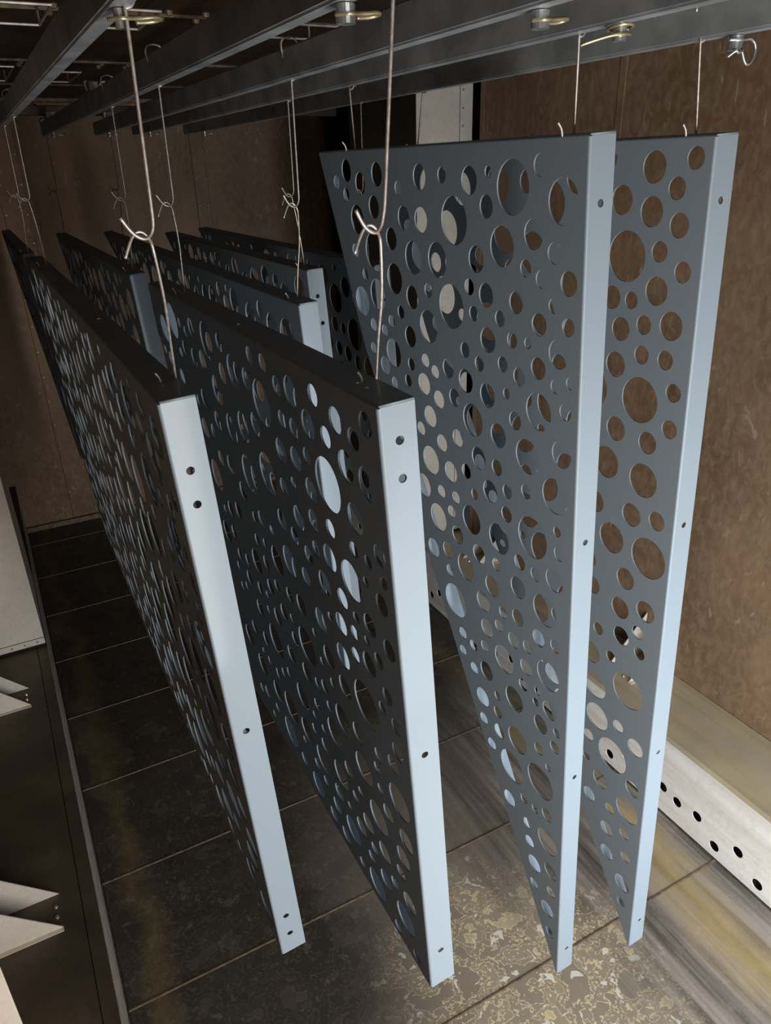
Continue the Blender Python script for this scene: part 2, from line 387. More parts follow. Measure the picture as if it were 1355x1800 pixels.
# cross bars above the rails carry the pins
for y, lb in ((.70, 'dark cross bar above the rails near the camera'), (3.85, 'dark cross bar above the far ends of the rails')):
    b = link('cross_bar', box_me((-.09, y-.02, ZR+RH+.022), (RX-.01, y+.02, ZR+RH+.06), .003), CEIL); tag(b, lb, 'bar')
def pin(x, y, r, style, label):
    e = empty('hitch_pin', (x, y, ZR-.001), label, 'pin', 'pins and clips under the rails')
    bm = bmesh.new()
    tube(bm, [(0, 0, -.018), (0, 0, 0)], r, 16)
    link('shank', to_me(bm), ZINC, e)
    bm = bmesh.new()
    if style == 'loop':
        P = [(-.018, 0, -.006), (0, -.001, -.006), (.02, 0, -.004), (.034, 0, -.003), (.046, 0, -.010), (.048, 0, -.022), (.040, 0, -.033), (.030, 0, -.034), (.022, 0, -.026), (.014, 0, -.014), (.006, 0, -.019), (-.004, -.0, -.022), (-.010, 0, -.02), (-.016, 0, -.027)]
        P = [(px*.9, -r-.0005 if -.012 < px < .012 else -.002, pz) for px, _, pz in P]
    elif style == 'flat':
        P = [(.014, -.004, -.01), (-.0, -.010, -.011), (-.02, -.003, -.013), (-.044, .014, -.02), (-.048, .018, -.022)]
    else:
        P = [(-.012, .0, -.010), (.0, -.011, -.010), (.02, -.004, -.008), (.036, -.002, -.006), (.044, .006, -.006), (.036, .012, -.008), (.018, .010, -.010)]
    tube(bm, smooth_path(P, 5), .0022, 8)
    if style == 'flat':
        bm2 = bm; bm = bmesh.new()
        ring = [(.016*math.cos(a), .016*math.sin(a), -.003-.002*math.sin(a)) for a in [k*math.pi/8 for k in range(17)]]
        tube(bm, ring, .002, 6); link('washer', to_me(bm, smooth=True), BRASSY, e); bm = bm2
    link('retaining_clip', to_me(bm, smooth=True), BRASSY if style != 'loop' else ZINC, e)
pin(1.035, .855, .0105, 'loop', 'zinc hitch pin with wavy looped clip under the rightmost rail')
pin(.798, .84, .0085, 'flat', 'pin with splayed yellowish clip under the fourth rail')
pin(.632, .795, .0105, 'ring', 'short round pin under the middle rail at the top edge')
pin(.404, .835, .0105, 'ring', 'round pin with yellow clip under the second rail at the top edge')
pin(.190, .935, .006, 'ring', 'corroded pin and clips where the long front hook meets the leftmost rail')
for i, x in enumerate((.400, .622, .792, 1.032)):
    pin(x, 3.63, .008, 'ring', ['far pin at the end of the second rail', 'far pin at the end of the middle rail', 'far pin at the end of the fourth rail', 'far pin at the end of the rightmost rail'][i])

# ceiling frames: thin rectangular rod brackets
def frame_bracket(x0, x1, y0, y1, z, label):
    e = empty('ceiling_bracket', (x0, y0, z), label, 'bracket', 'rod brackets under the ceiling')
    for a, b in (((0, 0, 0), (x1-x0, 0, 0)), ((x1-x0, 0, 0), (x1-x0, y1-y0, 0)), ((x1-x0, y1-y0, 0), (0, y1-y0, 0)), ((0, y1-y0, 0), (0, 0, 0))):
        bm = bmesh.new(); tube(bm, [a, b], .0035, 6); link('rod', to_me(bm), STRIP, e)
    for p in ((0, 0), (x1-x0, y1-y0)):
        bm = bmesh.new(); tube(bm, [(p[0], p[1], 0), (p[0], p[1], ZC-z)], .003, 6); link('hanger', to_me(bm), STRIP, e)
frame_bracket(.17, .285, 2.14, 2.42, .352, 'rod frame under the ceiling in the top left corner')
frame_bracket(.44, .535, 2.14, 2.41, .352, 'rod frame under the ceiling behind the long front hook')
frame_bracket(.90, 1.05, 2.20, 2.43, .352, 'rod frame under the ceiling between the second and middle rails')
frame_bracket(.20, .275, 3.32, 3.80, .352, 'rod frame under the far ceiling at the left edge')
frame_bracket(.43, .52, 3.44, 3.80, .352, 'rod frame under the far ceiling between the first two rails')

# ------------------------------------------------------------ panels
HOLES={
'P2':'1047,66,42.2 1159,102,34.4 1209,165,13.6 976,60,12.9 870,54,23.0 931,72,13.3 756,62,41.6 661,47,19.2 973,117,19.2 1025,137,13.2 897,123,21.4 821,115,23.6 1160,180,20.8 474,35,16.7 408,34,16.3 597,90,33.5 674,111,22.9 517,86,21.6 743,162,33.4 1068,205,20.3 354,60,17.7 294,54,25.1 202,37,17.1 449,113,42.9 880,214,23.2 941,235,16.0 131,54,19.7 237,91,24.0 353,115,16.2 302,116,17.4 173,91,17.1 594,199,32.4 509,169,24.2 685,229,33.2 792,243,23.6 854,285,19.1 931,300,25.7 78,65,16.7 37,33,17.4 384,180,23.3 315,172,21.9 261,149,14.5 484,259,42.8 615,307,42.8 113,115,24.2 189,171,44.1 834,345,19.3 757,335,23.0 911,415,41.0 49,118,25.0 401,254,17.6 345,225,10.9 264,208,21.3 690,374,23.7 101,190,24.4 273,266,19.6 345,292,23.4 444,338,22.4 586,396,18.6 636,415,14.9 767,453,23.0 839,479,22.7 897,501,12.4 202,250,16.3 524,396,12.0 854,547,19.7 927,578,32.0 383,345,18.1 650,476,16.4 593,458,12.7 120,249,13.9 281,322,14.3 34,217,16.8 145,315,34.5 74,247,11.3 222,312,24.3 323,356,18.7 90,288,8.9 29,259,10.2 43,301,17.8 190,372,18.8 263,382,24.4 356,417,18.9 441,426,32.9 523,465,33.0 688,549,32.3 611,515,18.4 771,587,18.2 839,604,18.1 788,645,20.6 877,654,14.0 612,577,20.6 560,546,15.2 703,630,18.9 877,715,14.2 830,690,13.4 650,618,11.5 479,525,18.6 413,512,24.1 310,485,24.8 742,707,23.5 663,666,12.1 597,648,23.2 541,603,21.3 490,588,11.5 259,449,11.2 211,434,21.5 143,382,11.1 94,367,20.0 157,420,14.4 111,406,9.2 358,544,11.4 418,614,43.8 649,745,43.6 493,643,18.5 742,801,22.9 919,896,31.5 838,822,21.6 541,715,23.5 297,561,24.7 223,509,25.4 165,468,14.3 113,453,22.4 34,375,17.8 75,420,14.3 338,599,11.4 450,703,24.1 686,870,17.6 634,830,14.9 588,798,14.8 833,939,32.4 748,869,13.3 794,867,9.5 236,588,24.7 145,560,45.8 57,477,15.7 81,518,12.7 37,522,14.9 389,688,14.3 348,668,17.1 298,623,12.4 511,812,33.7 724,954,32.8 625,932,43.8 842,1040,19.6 896,1065,16.8 415,764,16.5 338,710,13.9 444,814,11.2 271,693,33.7 331,774,34.4 524,923,33.7 201,668,22.4 461,868,15.5 396,816,12.1 669,1045,43.0 406,871,19.0 438,939,34.7 41,578,17.8 119,651,14.9 64,624,18.0 132,692,12.6 196,751,34.2 330,889,34.1 279,828,19.3 128,740,11.9 56,703,34.4 506,1080,33.7 441,1008,13.9 361,968,20.9 229,841,11.3 261,885,13.8 387,1035,21.5 304,954,10.6 107,780,18.8 762,1035,14.5 811,1094,12.5 556,977,10.8 588,1069,19.1 487,995,15.3 154,838,35.1 211,912,22.7 252,963,21.8 304,1028,34.7 356,1097,21.6 421,1097,21.1 276,1099,14.0 145,924,23.3 44,785,22.8 63,848,23.5 80,905,15.8 195,967,14.6 215,1013,15.3 205,1086,35.8 156,1015,22.8 114,975,14.9 57,965,22.9 82,1040,34.3 121,1115,15.3 49,1112,14.3 1064,330,41.8 1171,540,49.1 1095,933,46.5 1070,793,50.4 1168,295,49.5 1163,723,42.1 1069,517,42.0 1132,1072,47.2 1153,424,46.8 1075,651,37.2 1175,822,36.7 1027,257,21.7 1161,632,23.9 1169,979,23.5 1068,427,21.7 1068,1016,24.5 1092,255,22.7 1181,909,23.7 1047,583,12.7 1111,589,13.1',
'P3':'863,68,15.4 804,43,24.2 816,94,15.3 738,70,24.2 655,51,24.4 564,77,14.3 476,56,23.9 394,53,14.4 304,62,24.3 246,48,9.8 178,72,43.1 107,39,17.0 53,90,34.2 769,147,32.8 680,117,24.2 549,134,24.2 479,135,24.7 358,131,43.6 253,103,19.7 123,141,24.4 696,213,43.1 610,179,23.7 795,217,16.1 519,211,33.9 424,207,34.4 288,194,24.3 209,166,34.0 70,166,17.0 143,196,14.8 101,209,14.9 35,209,19.6 753,269,14.6 697,309,36.5 783,335,35.5 608,263,33.3 534,294,25.2 465,271,15.1 313,246,15.5 259,255,22.3 169,256,19.5 379,292,43.9 301,294,14.9 70,248,12.3 732,385,15.8 590,334,15.0 638,362,14.5 676,389,14.3 472,347,35.0 554,383,24.0 217,291,15.1 106,284,19.5 33,277,14.9 256,337,24.2 181,324,14.6 136,321,10.2 744,444,14.0 335,371,15.9 640,437,34.4 55,325,24.9 493,425,15.5 558,447,15.1 688,477,23.1 454,442,14.9 401,423,20.8 286,389,15.2 210,374,15.3 107,360,19.7 646,510,14.4 578,490,14.9 505,481,25.1 336,435,25.1 160,387,17.6 61,382,12.5 24,368,10.6 444,502,20.4 381,482,20.2 261,447,24.8 199,428,10.8 105,439,35.0 486,553,25.6 315,514,35.1 173,475,18.1 34,421,15.0 531,595,16.9 441,604,20.7 375,572,19.8 227,521,25.1 136,536,34.6 41,501,25.1 495,664,34.9 297,593,24.9 409,664,25.1 233,592,17.5 346,640,17.4 535,744,30.1 454,730,15.8 392,722,15.3 316,684,12.8 258,655,25.0 199,633,15.5 139,610,15.2 56,588,34.8 475,807,35.1 414,767,15.4 332,754,34.6 202,686,17.9 392,819,23.2 230,756,34.7 119,703,44.2 47,658,10.4 507,907,25.4 439,882,22.1 306,830,23.5 39,702,15.2 159,779,17.7 433,937,16.3 362,893,34.3 240,825,15.1 107,782,15.9 51,767,25.3 258,890,25.6 164,844,25.5 415,1016,45.4 294,951,25.7 78,853,35.8 218,939,14.8 165,921,20.0 234,984,15.4 281,1019,23.7 387,1098,15.8 180,991,19.8 341,1108,15.5 293,1079,15.1 94,932,20.4 131,978,16.0 43,920,15.4 390,1153,13.9 216,1068,35.4 341,1178,15.7 136,1036,20.3 288,1151,25.3 63,1010,35.6 146,1093,15.5 96,1075,10.4 307,1247,26.0 244,1197,12.3 179,1159,32.4 102,1110,10.5 55,1099,23.2 244,1249,16.3 305,1315,16.1 239,1307,20.5 84,1161,22.8 31,1144,11.2 167,1277,35.5 272,1375,16.5 89,1238,15.5 36,1189,15.3 189,1382,44.9 82,1335,45.4 55,1267,10.0 200,1502,22.6 141,1447,13.9 98,1441,12.7 56,1420,17.7 127,1520,15.7 52,1508,35.0 118,1576,16.6 98,1637,23.6 37,1598,22.7 99,1713,15.0 34,1671,15.2 46,1750,22.8 33,1829,16.0 629,612,44.5 595,696,35.2 692,551,16.0',
'P4':'117,44,25.1 34,32,17.0 66,76,17.8 186,96,24.8 116,113,25.0 55,132,20.1 167,190,44.5 92,176,17.7 39,205,17.7 92,242,25.0 198,266,21.8 149,265,15.7 171,321,22.6 115,305,17.7 53,297,25.2 115,360,17.6 59,359,17.7 179,391,25.0 112,447,44.6 34,414,17.4 168,521,25.3 35,484,18.0 84,526,22.4 212,31,10.2 189,601,34.7 87,607,35.6 215,702,25.8 110,693,25.5 44,680,20.3 161,770,35.4 57,772,45.1 209,916,22.2 113,850,25.4 122,931,25.8 51,901,25.0 184,1025,15.6 113,1002,23.2 67,965,15.9 203,1105,29.3 57,1016,15.3 139,1078,14.7 184,1195,35.6 81,1140,45.6 171,1286,36.8 101,1263,16.4 196,1367,16.4 44,1286,23.5 113,1369,46.8 200,1442,13.4 146,1481,26.2 41,1419,22.0 51,1503,36.4 182,1567,20.8 107,1550,15.1 53,1590,15.8 113,1631,21.4 106,1716,22.1 42,1666,15.9 45,1773,25.9 43,1847,14.1 585,726,40.0 554,74,39.8 903,245,43.0 406,1087,44.9 467,623,45.3 763,484,46.3 504,333,39.5 270,776,40.5 435,205,42.8 670,294,47.0 379,723,41.5 528,170,43.4 374,525,40.2 400,331,41.6 240,450,42.5 791,337,47.6 386,909,47.3 271,549,44.2 262,145,40.0 295,257,46.1 765,177,44.3 602,376,45.7 472,982,46.5 379,107,42.9 293,1334,39.9 537,894,39.4 450,821,45.9 423,443,44.4 837,80,46.4 663,650,46.1 987,87,41.5 571,526,46.2 296,1005,33.3 329,837,31.6 892,158,34.3 280,1120,36.3 405,1181,31.0 695,84,36.5 269,1207,32.4 302,58,30.8 339,1267,30.2 642,159,33.3 280,920,33.9 308,658,35.4 298,351,34.8 700,557,34.9 226,851,23.5 380,644,21.9 242,1477,20.8 237,71,20.9 678,429,25.0 570,635,22.0 874,317,23.2 454,721,21.9 454,67,23.1 926,41,21.1 592,845,23.2 458,528,24.5 513,769,24.2 330,1072,20.8 333,170,24.0 759,255,21.4 239,1393,23.2 366,1020,21.4 514,687,20.9 957,182,20.6 510,247,22.4 237,1264,21.6 545,434,22.3 622,460,22.1 495,407,22.5 343,427,23.1 625,227,22.4 825,259,24.4 834,418,24.2 571,265,21.2 666,492,21.4 652,760,23.0 628,36,18.0 501,482,15.6 741,615,16.8 874,372,16.4 292,1411,17.4 639,815,16.7 713,377,16.9 697,219,11.1 772,565,11.8 622,99,12.2 238,978,13.0 366,40,12.8 834,191,11.1 240,1061,11.6 555,967,11.4 400,591,12.8 449,287,11.6 514,568,11.6 919,99,11.7 605,596,11.3 763,35,11.9 224,313,11.6 391,1252,10.7 550,811,12.8 328,1187,12.8 468,900,11.0 257,622,10.8',
'P1':'1054,186,43.6 485,635,49.0 1151,723,48.1 542,549,41.7 373,708,48.9 405,874,48.4 1758,540,45.4 1719,680,49.0 912,477,41.5 2016,128,43.2 945,135,44.7 1352,620,50.0 183,673,45.3 1177,986,46.7 1530,674,43.5 886,902,47.3 1386,779,41.5 1170,575,48.1 594,809,50.2 1529,549,47.5 1628,321,41.6 1800,443,45.1 681,697,48.2 274,997,41.5 1954,868,43.9 1732,315,42.7 1946,678,48.2 1400,500,41.4 1647,123,48.1 1291,884,47.0 324,601,47.3 748,914,48.9 2031,239,42.0 405,257,48.8 636,154,48.6 995,896,43.1 1598,784,42.2 864,780,46.0 1760,782,49.6 844,587,41.6 1049,768,43.0 255,202,48.4 1520,263,48.0 120,264,45.6 1573,1007,43.0 303,796,43.7 484,763,45.2 1786,219,41.5 1161,198,41.6 137,125,41.8 952,315,50.5 518,261,44.3 417,536,44.8 487,405,50.3 102,551,43.5 816,1003,47.1 1956,1049,43.4 1406,1034,48.7 616,1047,43.7 1537,96,48.2 165,873,41.5 603,376,41.7 1239,460,42.4 784,414,50.4 293,81,42.9 1489,447,47.9 1747,964,48.9 752,173,43.3 1147,317,47.5 618,480,41.5 1636,497,50.6 1048,650,43.5 370,359,46.6 1889,540,46.0 1445,867,43.9 1134,872,43.8 1909,60,41.7 1028,400,43.1 686,550,41.8 87,445,47.0 203,548,45.4 1376,134,50.2 830,292,50.3 1100,86,43.9 1639,874,46.3 502,993,48.6 1231,131,44.1 2011,534,43.0 1252,324,43.6 742,791,48.0 1248,674,47.0 332,471,35.1 276,903,31.8 1843,897,35.7 90,738,32.2 1779,92,36.7 2027,794,38.1 1218,819,37.5 1870,362,33.0 654,55,32.4 1954,378,36.0 468,82,32.4 402,118,31.7 375,1069,32.9 1067,517,32.8 974,718,33.1 1665,1034,33.8 1862,758,33.2 1832,615,35.2 1056,285,35.0 987,547,32.5 60,1078,35.7 152,1076,32.4 1405,327,37.0 1137,446,31.9 232,403,34.1 59,887,31.7 689,324,31.9 1005,63,38.1 932,609,34.1 956,983,32.3 1011,1069,37.3 1906,202,37.0 1495,781,38.2 70,69,32.4 1656,602,32.5 1911,292,35.2 1746,1057,32.4 511,896,35.7 1266,580,33.3 1319,984,33.2 728,1041,31.5 92,959,31.9 1353,262,35.3 773,522,33.6 661,964,36.6 553,698,32.5 69,638,34.5 1519,902,22.2 2054,453,22.3 169,775,21.8 836,109,22.7 81,817,26.0 1442,642,25.9 1298,213,23.3 2033,361,24.5 382,52,25.7 406,973,25.5 146,367,22.7 1229,1059,22.0 2027,641,22.3 544,96,21.8 209,94,24.0 1874,1008,25.1 1308,1051,22.3 1195,51,24.1 268,677,23.3 1078,945,21.9 667,246,25.9 1688,386,26.4 852,204,24.3 693,435,26.2 1352,406,21.7 1627,215,24.0 748,613,24.5 1938,787,23.2 911,57,24.8 987,227,23.1 776,65,23.7 907,1049,25.3 1093,1073,23.8 581,913,22.7 913,392,24.8 604,260,24.4 278,350,23.0 1279,764,23.5 1839,138,23.6 2055,892,23.0 343,931,22.1 2057,1036,23.9 1219,249,21.7 2024,709,22.3 1474,169,23.0 1321,65,23.0 233,1090,22.1 1577,180,23.6 945,835,22.2 1388,938,24.2 784,704,24.8 850,695,24.8 1717,174,22.3 1472,954,24.1 177,459,25.3 487,167,23.1 1333,706,23.1 1695,49,23.3 712,94,23.4 89,189,23.6 1469,361,24.1 194,308,24.0 54,358,21.9 1877,1070,23.8 1453,719,22.2 1841,281,24.2 1425,44,26.3 1302,512,25.1 1899,431,23.0 1811,691,23.2 193,972,26.0 1573,382,25.7 271,506,22.7 1943,949,23.4 222,816,24.7 809,1086,24.4 342,153,25.6 1623,42,22.7 1989,441,24.6 446,332,23.0 610,639,26.1 1495,1052,23.9 157,46,21.9 505,1087,24.2 402,456,23.7 834,487,23.1 1164,1083,24.2 818,855,22.6 676,846,24.2 1730,864,22.7 549,161,24.4 298,1084,23.8 1807,332,22.4 2048,958,22.6 1649,962,24.5 1618,662,23.3 1067,1010,16.7 1864,832,16.4 608,577,16.9 756,249,16.6 38,295,18.9 907,674,16.4 447,1075,16.8 1421,213,16.7 1450,584,16.8 844,46,16.3 299,283,18.3 176,205,16.6 1712,232,16.5 1611,1080,18.3 41,157,17.4 2009,42,17.7 558,1106,13.0 243,611,11.9 1295,391,11.6 1822,1050,12.0 386,789,12.7 1018,963,11.6 1950,599,13.5 1542,1089,13.3 2003,921,12.2 1536,839,13.6 714,43,12.5 1722,436,13.1 1253,43,11.4 1406,401,12.9 43,243,11.9 1456,107,13.4 1253,1010,13.4 232,30,11.6 690,1098,11.8 252,741,12.9 519,33,13.1 1745,392,12.1 2059,598,13.5 915,233,13.0 1986,306,13.7 1122,648,11.3 1843,84,13.2 1562,457,11.7 1164,498,13.2 1633,399,12.3 1400,709,12.1 113,1025,13.0 1115,391,11.8 859,1071,12.4 750,333,12.6 1010,480,12.8 1358,30,11.3 1104,245,11.5 1805,1012,12.6 1008,821,11.3 1342,454,12.7',
'B0':'377,509,46.0 453,151,50.4 733,74,46.6 194,300,42.3 111,189,50.3 449,277,41.5 178,91,45.8 174,447,46.1 426,387,41.7 624,205,47.9 300,288,46.0 957,79,45.2 84,513,49.8 102,350,41.9 602,360,45.3 351,99,45.0 702,299,46.7 806,196,47.9 583,67,43.2 223,578,44.2 1004,167,38.4 342,412,33.8 1108,93,32.2 539,280,36.4 357,211,36.7 109,662,36.8 499,450,36.6 926,209,32.2 217,178,38.4 861,78,37.6 279,470,35.7 266,68,24.5 305,570,26.0 66,86,25.6 884,150,25.6 1173,50,22.7 220,378,25.3 431,64,22.3 705,152,24.7 1045,64,22.8 646,125,21.9 59,278,22.8 40,695,22.7 42,609,23.2 1228,40,21.6 46,430,22.9 503,373,22.6 288,158,22.9 529,199,24.1 785,302,23.8 495,46,22.4 140,581,16.8 361,343,16.8 834,277,11.3 107,41,12.4 276,401,12.8 35,137,12.2 664,31,12.2 164,621,11.6 97,596,13.3 569,437,13.1 246,123,11.7 187,653,13.7 310,41,11.5',
'B1':'914,291,43.6 421,994,49.0 469,859,41.7 323,1108,48.9 790,746,41.5 819,211,44.7 158,1053,45.3 590,1091,48.2 751,95,43.4 597,88,48.4 1427,193,48.1 281,942,47.3 351,403,48.8 151,945,44.2 551,241,48.6 601,342,45.4 732,919,41.6 221,316,48.4 104,414,45.6 263,1246,43.7 420,1194,45.2 119,196,41.8 825,493,50.5 361,839,44.8 422,635,50.3 88,863,43.5 143,1366,41.5 523,588,41.7 121,721,46.2 679,648,50.4 254,127,42.9 994,497,47.5 536,752,41.5 90,92,46.0 1340,94,46.9 1017,630,45.2 321,563,46.6 973,383,41.7 469,1085,42.0 891,626,43.1 594,861,41.8 194,1461,50.5 1193,210,50.2 267,658,49.4 1033,273,42.6 719,457,38.3 640,499,38.3 953,135,33.4 268,808,35.7 728,349,33.8 1496,111,32.5 1335,263,32.4 1085,507,33.2 1236,312,33.6 69,1083,37.4 52,654,32.7 413,514,33.5 1316,350,36.8 1190,64,37.3 798,849,33.0 406,128,32.4 348,185,31.7 924,809,32.8 401,743,31.9 299,1428,34.0 84,571,36.3 334,292,34.9 71,1174,31.8 428,300,35.1 555,977,35.9 472,391,34.0 1218,512,37.0 258,442,32.0 51,1389,31.7 1522,215,32.8 1080,126,33.3 871,98,38.1 982,721,36.6 77,309,37.4 155,1190,35.3 435,207,33.1 1203,431,32.5 714,816,32.0 645,743,32.4 139,1574,36.1 343,1244,24.8 680,272,25.0 1636,51,25.3 196,224,25.4 213,1117,23.9 48,1572,25.6 182,1267,26.3 1059,424,25.8 826,399,22.6 550,443,26.1 411,51,26.0 788,636,22.3 79,1502,21.9 1391,320,24.0 59,999,23.6 835,333,22.8 216,565,25.0 724,171,22.7 911,519,21.8 70,1280,26.0 351,1315,25.1 1124,334,23.3 331,82,25.7 526,138,24.8 1279,448,23.3 400,1281,22.6 869,858,25.5 230,1380,23.3 1148,534,24.0 261,43,24.7 1333,190,22.4 183,634,24.5 648,960,24.5 508,1165,22.9 723,574,22.7 520,43,22.4 1555,64,25.8 169,127,25.0 1277,168,24.8 1701,57,21.8 1126,407,22.4 140,494,23.1 492,941,25.0 45,478,25.1 626,576,22.5 900,186,22.3 199,765,23.9 184,394,23.0 1113,603,26.3 1566,154,25.0 957,217,23.2 1045,45,25.1 200,842,26.1 661,205,23.0 1097,222,25.6 509,491,24.2 54,1645,24.8 587,689,22.9 1022,186,24.8 96,1441,21.9 1274,46,22.3 887,424,25.4 1434,64,25.4 703,1038,24.1 238,1020,26.4 1447,278,25.9 939,64,21.9 216,505,17.7 820,923,18.5 491,1254,16.5 638,419,18.5 41,938,16.4 293,1354,18.0 891,740,19.1 185,37,17.3 562,519,18.4 521,660,12.0 329,774,12.2 737,258,12.8 1632,118,13.6 492,296,11.5 1121,48,13.6 166,545,12.1 746,995,13.0 1081,687,12.8 255,1154,11.4 1240,117,12.8 762,541,13.3 37,366,13.7 34,1324,11.7 280,218,12.2 990,87,11.4 663,898,11.4 145,341,12.4 836,689,12.2 290,743,11.6 532,887,12.1 538,1220,12.8 1354,414,12.6 597,177,13.3 327,1018,11.5 132,614,11.8 63,789,12.0 262,503,13.1 49,170,11.4 304,491,12.2 865,791,13.0 491,90,12.4 1072,346,13.7 826,53,13.1 354,487,11.8 1244,374,13.2 451,784,12.2 34,1462,12.2 209,1324,11.8 206,713,11.6 408,1345,11.8',
'B2':'134,725,50.4 452,346,45.2 84,387,47.2 171,170,41.5 304,180,43.0 1480,307,42.6 385,739,46.2 1353,316,43.2 728,168,49.5 287,451,49.9 650,518,48.5 846,102,42.5 1607,110,48.8 744,306,50.4 678,636,47.3 1761,178,48.7 1198,441,50.0 65,233,45.3 965,538,43.3 1448,106,50.4 800,432,47.4 181,529,46.5 1083,115,43.4 281,798,48.1 1296,234,42.9 418,456,46.1 1171,245,49.2 933,291,49.1 163,313,47.0 536,407,47.1 1617,273,42.0 553,600,45.1 1939,110,43.8 981,197,44.0 92,90,47.6 382,264,48.3 585,157,46.3 821,230,33.1 72,575,34.9 1355,129,33.1 263,634,37.4 437,162,36.1 1076,266,35.4 674,76,37.6 672,417,33.2 190,82,36.9 553,506,32.8 1020,363,33.5 1529,229,31.6 1869,170,34.4 755,78,32.1 907,471,32.9 344,81,38.3 557,269,33.6 468,58,35.1 374,549,33.1 1195,83,32.8 591,688,35.9 2024,68,36.4 266,338,33.5 461,599,35.3 632,288,23.5 1252,154,22.7 839,362,22.0 966,427,21.7 853,602,23.7 1415,195,23.7 1135,363,22.7 108,872,25.3 596,43,22.7 1047,486,24.9 768,614,22.4 523,737,21.8 162,624,24.3 1346,397,23.3 777,535,22.6 1812,64,25.4 956,64,25.2 1738,57,24.4 1693,246,21.9 203,831,22.3 464,755,23.4 611,360,25.1 865,524,22.1 307,695,23.0 2202,51,22.4 1285,50,26.0 917,143,22.9 1264,330,23.4 1171,149,22.8 1591,191,22.2 508,192,25.2 493,672,24.6 372,643,24.4 178,425,23.4 262,49,22.2 338,369,23.5 1005,121,22.9 233,226,22.7 65,480,21.8 1412,374,26.0 1655,182,24.4 41,671,22.2 227,699,25.0 1075,197,22.0 295,558,23.1 2123,93,25.6 673,230,21.7 1119,481,26.0 1693,107,22.2 543,74,24.8 56,836,23.0 1030,54,25.8 1292,437,16.9 1873,36,17.1 115,808,16.8 894,395,18.5 58,756,16.4 1077,417,17.6 51,904,16.7 1373,35,16.4 1266,386,16.5 123,465,17.3 1409,259,13.0 1199,347,12.1 455,529,13.3 848,290,12.4 1559,49,11.9 1370,235,12.6 1816,119,12.1 2259,42,13.0 1659,32,13.1 222,402,11.9 471,259,13.7 521,31,11.7 1473,35,12.0 908,47,11.3 800,39,11.3 726,461,12.7 1233,39,11.4 1354,194,12.9 1603,33,11.5 493,474,13.0 605,449,11.4 2006,137,13.2 1027,304,11.6 437,677,13.0 282,274,11.8 1553,310,11.9 33,158,12.3 104,642,11.3 277,110,12.2 30,301,11.6',
'B3':'608,498,43.0 233,573,43.5 93,314,50.4 669,370,45.8 649,159,43.6 336,604,49.9 1101,258,42.6 401,351,45.6 226,204,46.6 105,601,44.6 543,380,46.9 366,714,49.9 920,346,42.6 69,749,45.1 497,237,48.1 763,483,48.3 223,714,45.9 572,659,44.4 1118,133,45.0 836,198,50.3 519,562,50.0 215,342,43.7 379,459,47.7 795,362,50.1 130,937,43.3 469,83,46.2 1236,203,50.1 756,99,47.1 677,574,46.0 1349,129,48.2 103,179,46.7 193,97,43.3 310,260,43.6 714,231,35.0 78,858,31.5 477,681,33.5 399,170,31.6 1267,54,34.9 363,54,33.5 1039,327,37.4 279,817,36.7 671,57,35.5 1443,64,33.0 900,114,35.0 61,473,33.2 926,248,32.9 74,59,36.9 162,819,33.5 572,99,37.7 1023,119,37.3 181,437,37.2 891,445,22.7 270,60,22.6 845,496,22.5 415,801,22.1 416,537,22.2 146,670,22.1 319,516,22.9 208,926,22.1 250,480,21.9 993,225,23.8 538,163,21.9 300,150,25.2 48,992,22.0 302,388,22.8 141,501,25.9 522,469,25.2 1195,78,23.8 609,314,24.4 353,800,21.6 402,270,24.2 947,169,21.7 1057,55,22.4 968,429,22.7 955,50,23.9 269,896,21.9 740,297,22.1 1137,48,25.7 600,228,23.1 759,569,24.3 435,604,24.2 52,924,22.5 96,406,24.9 898,39,17.4 1540,47,17.7 147,736,17.6 682,461,16.8 1163,307,17.0 1114,340,17.5 858,64,12.9 803,281,12.2 460,484,11.3 1351,38,11.9 33,555,12.4 252,407,12.6 34,132,11.5 1044,186,13.7 1043,392,12.9 297,454,11.8 476,774,11.8 217,871,13.6 44,662,11.7 40,379,11.7 553,301,13.2 66,1044,13.3 123,1011,11.7 995,384,11.8 1228,120,12.4 867,281,12.7',
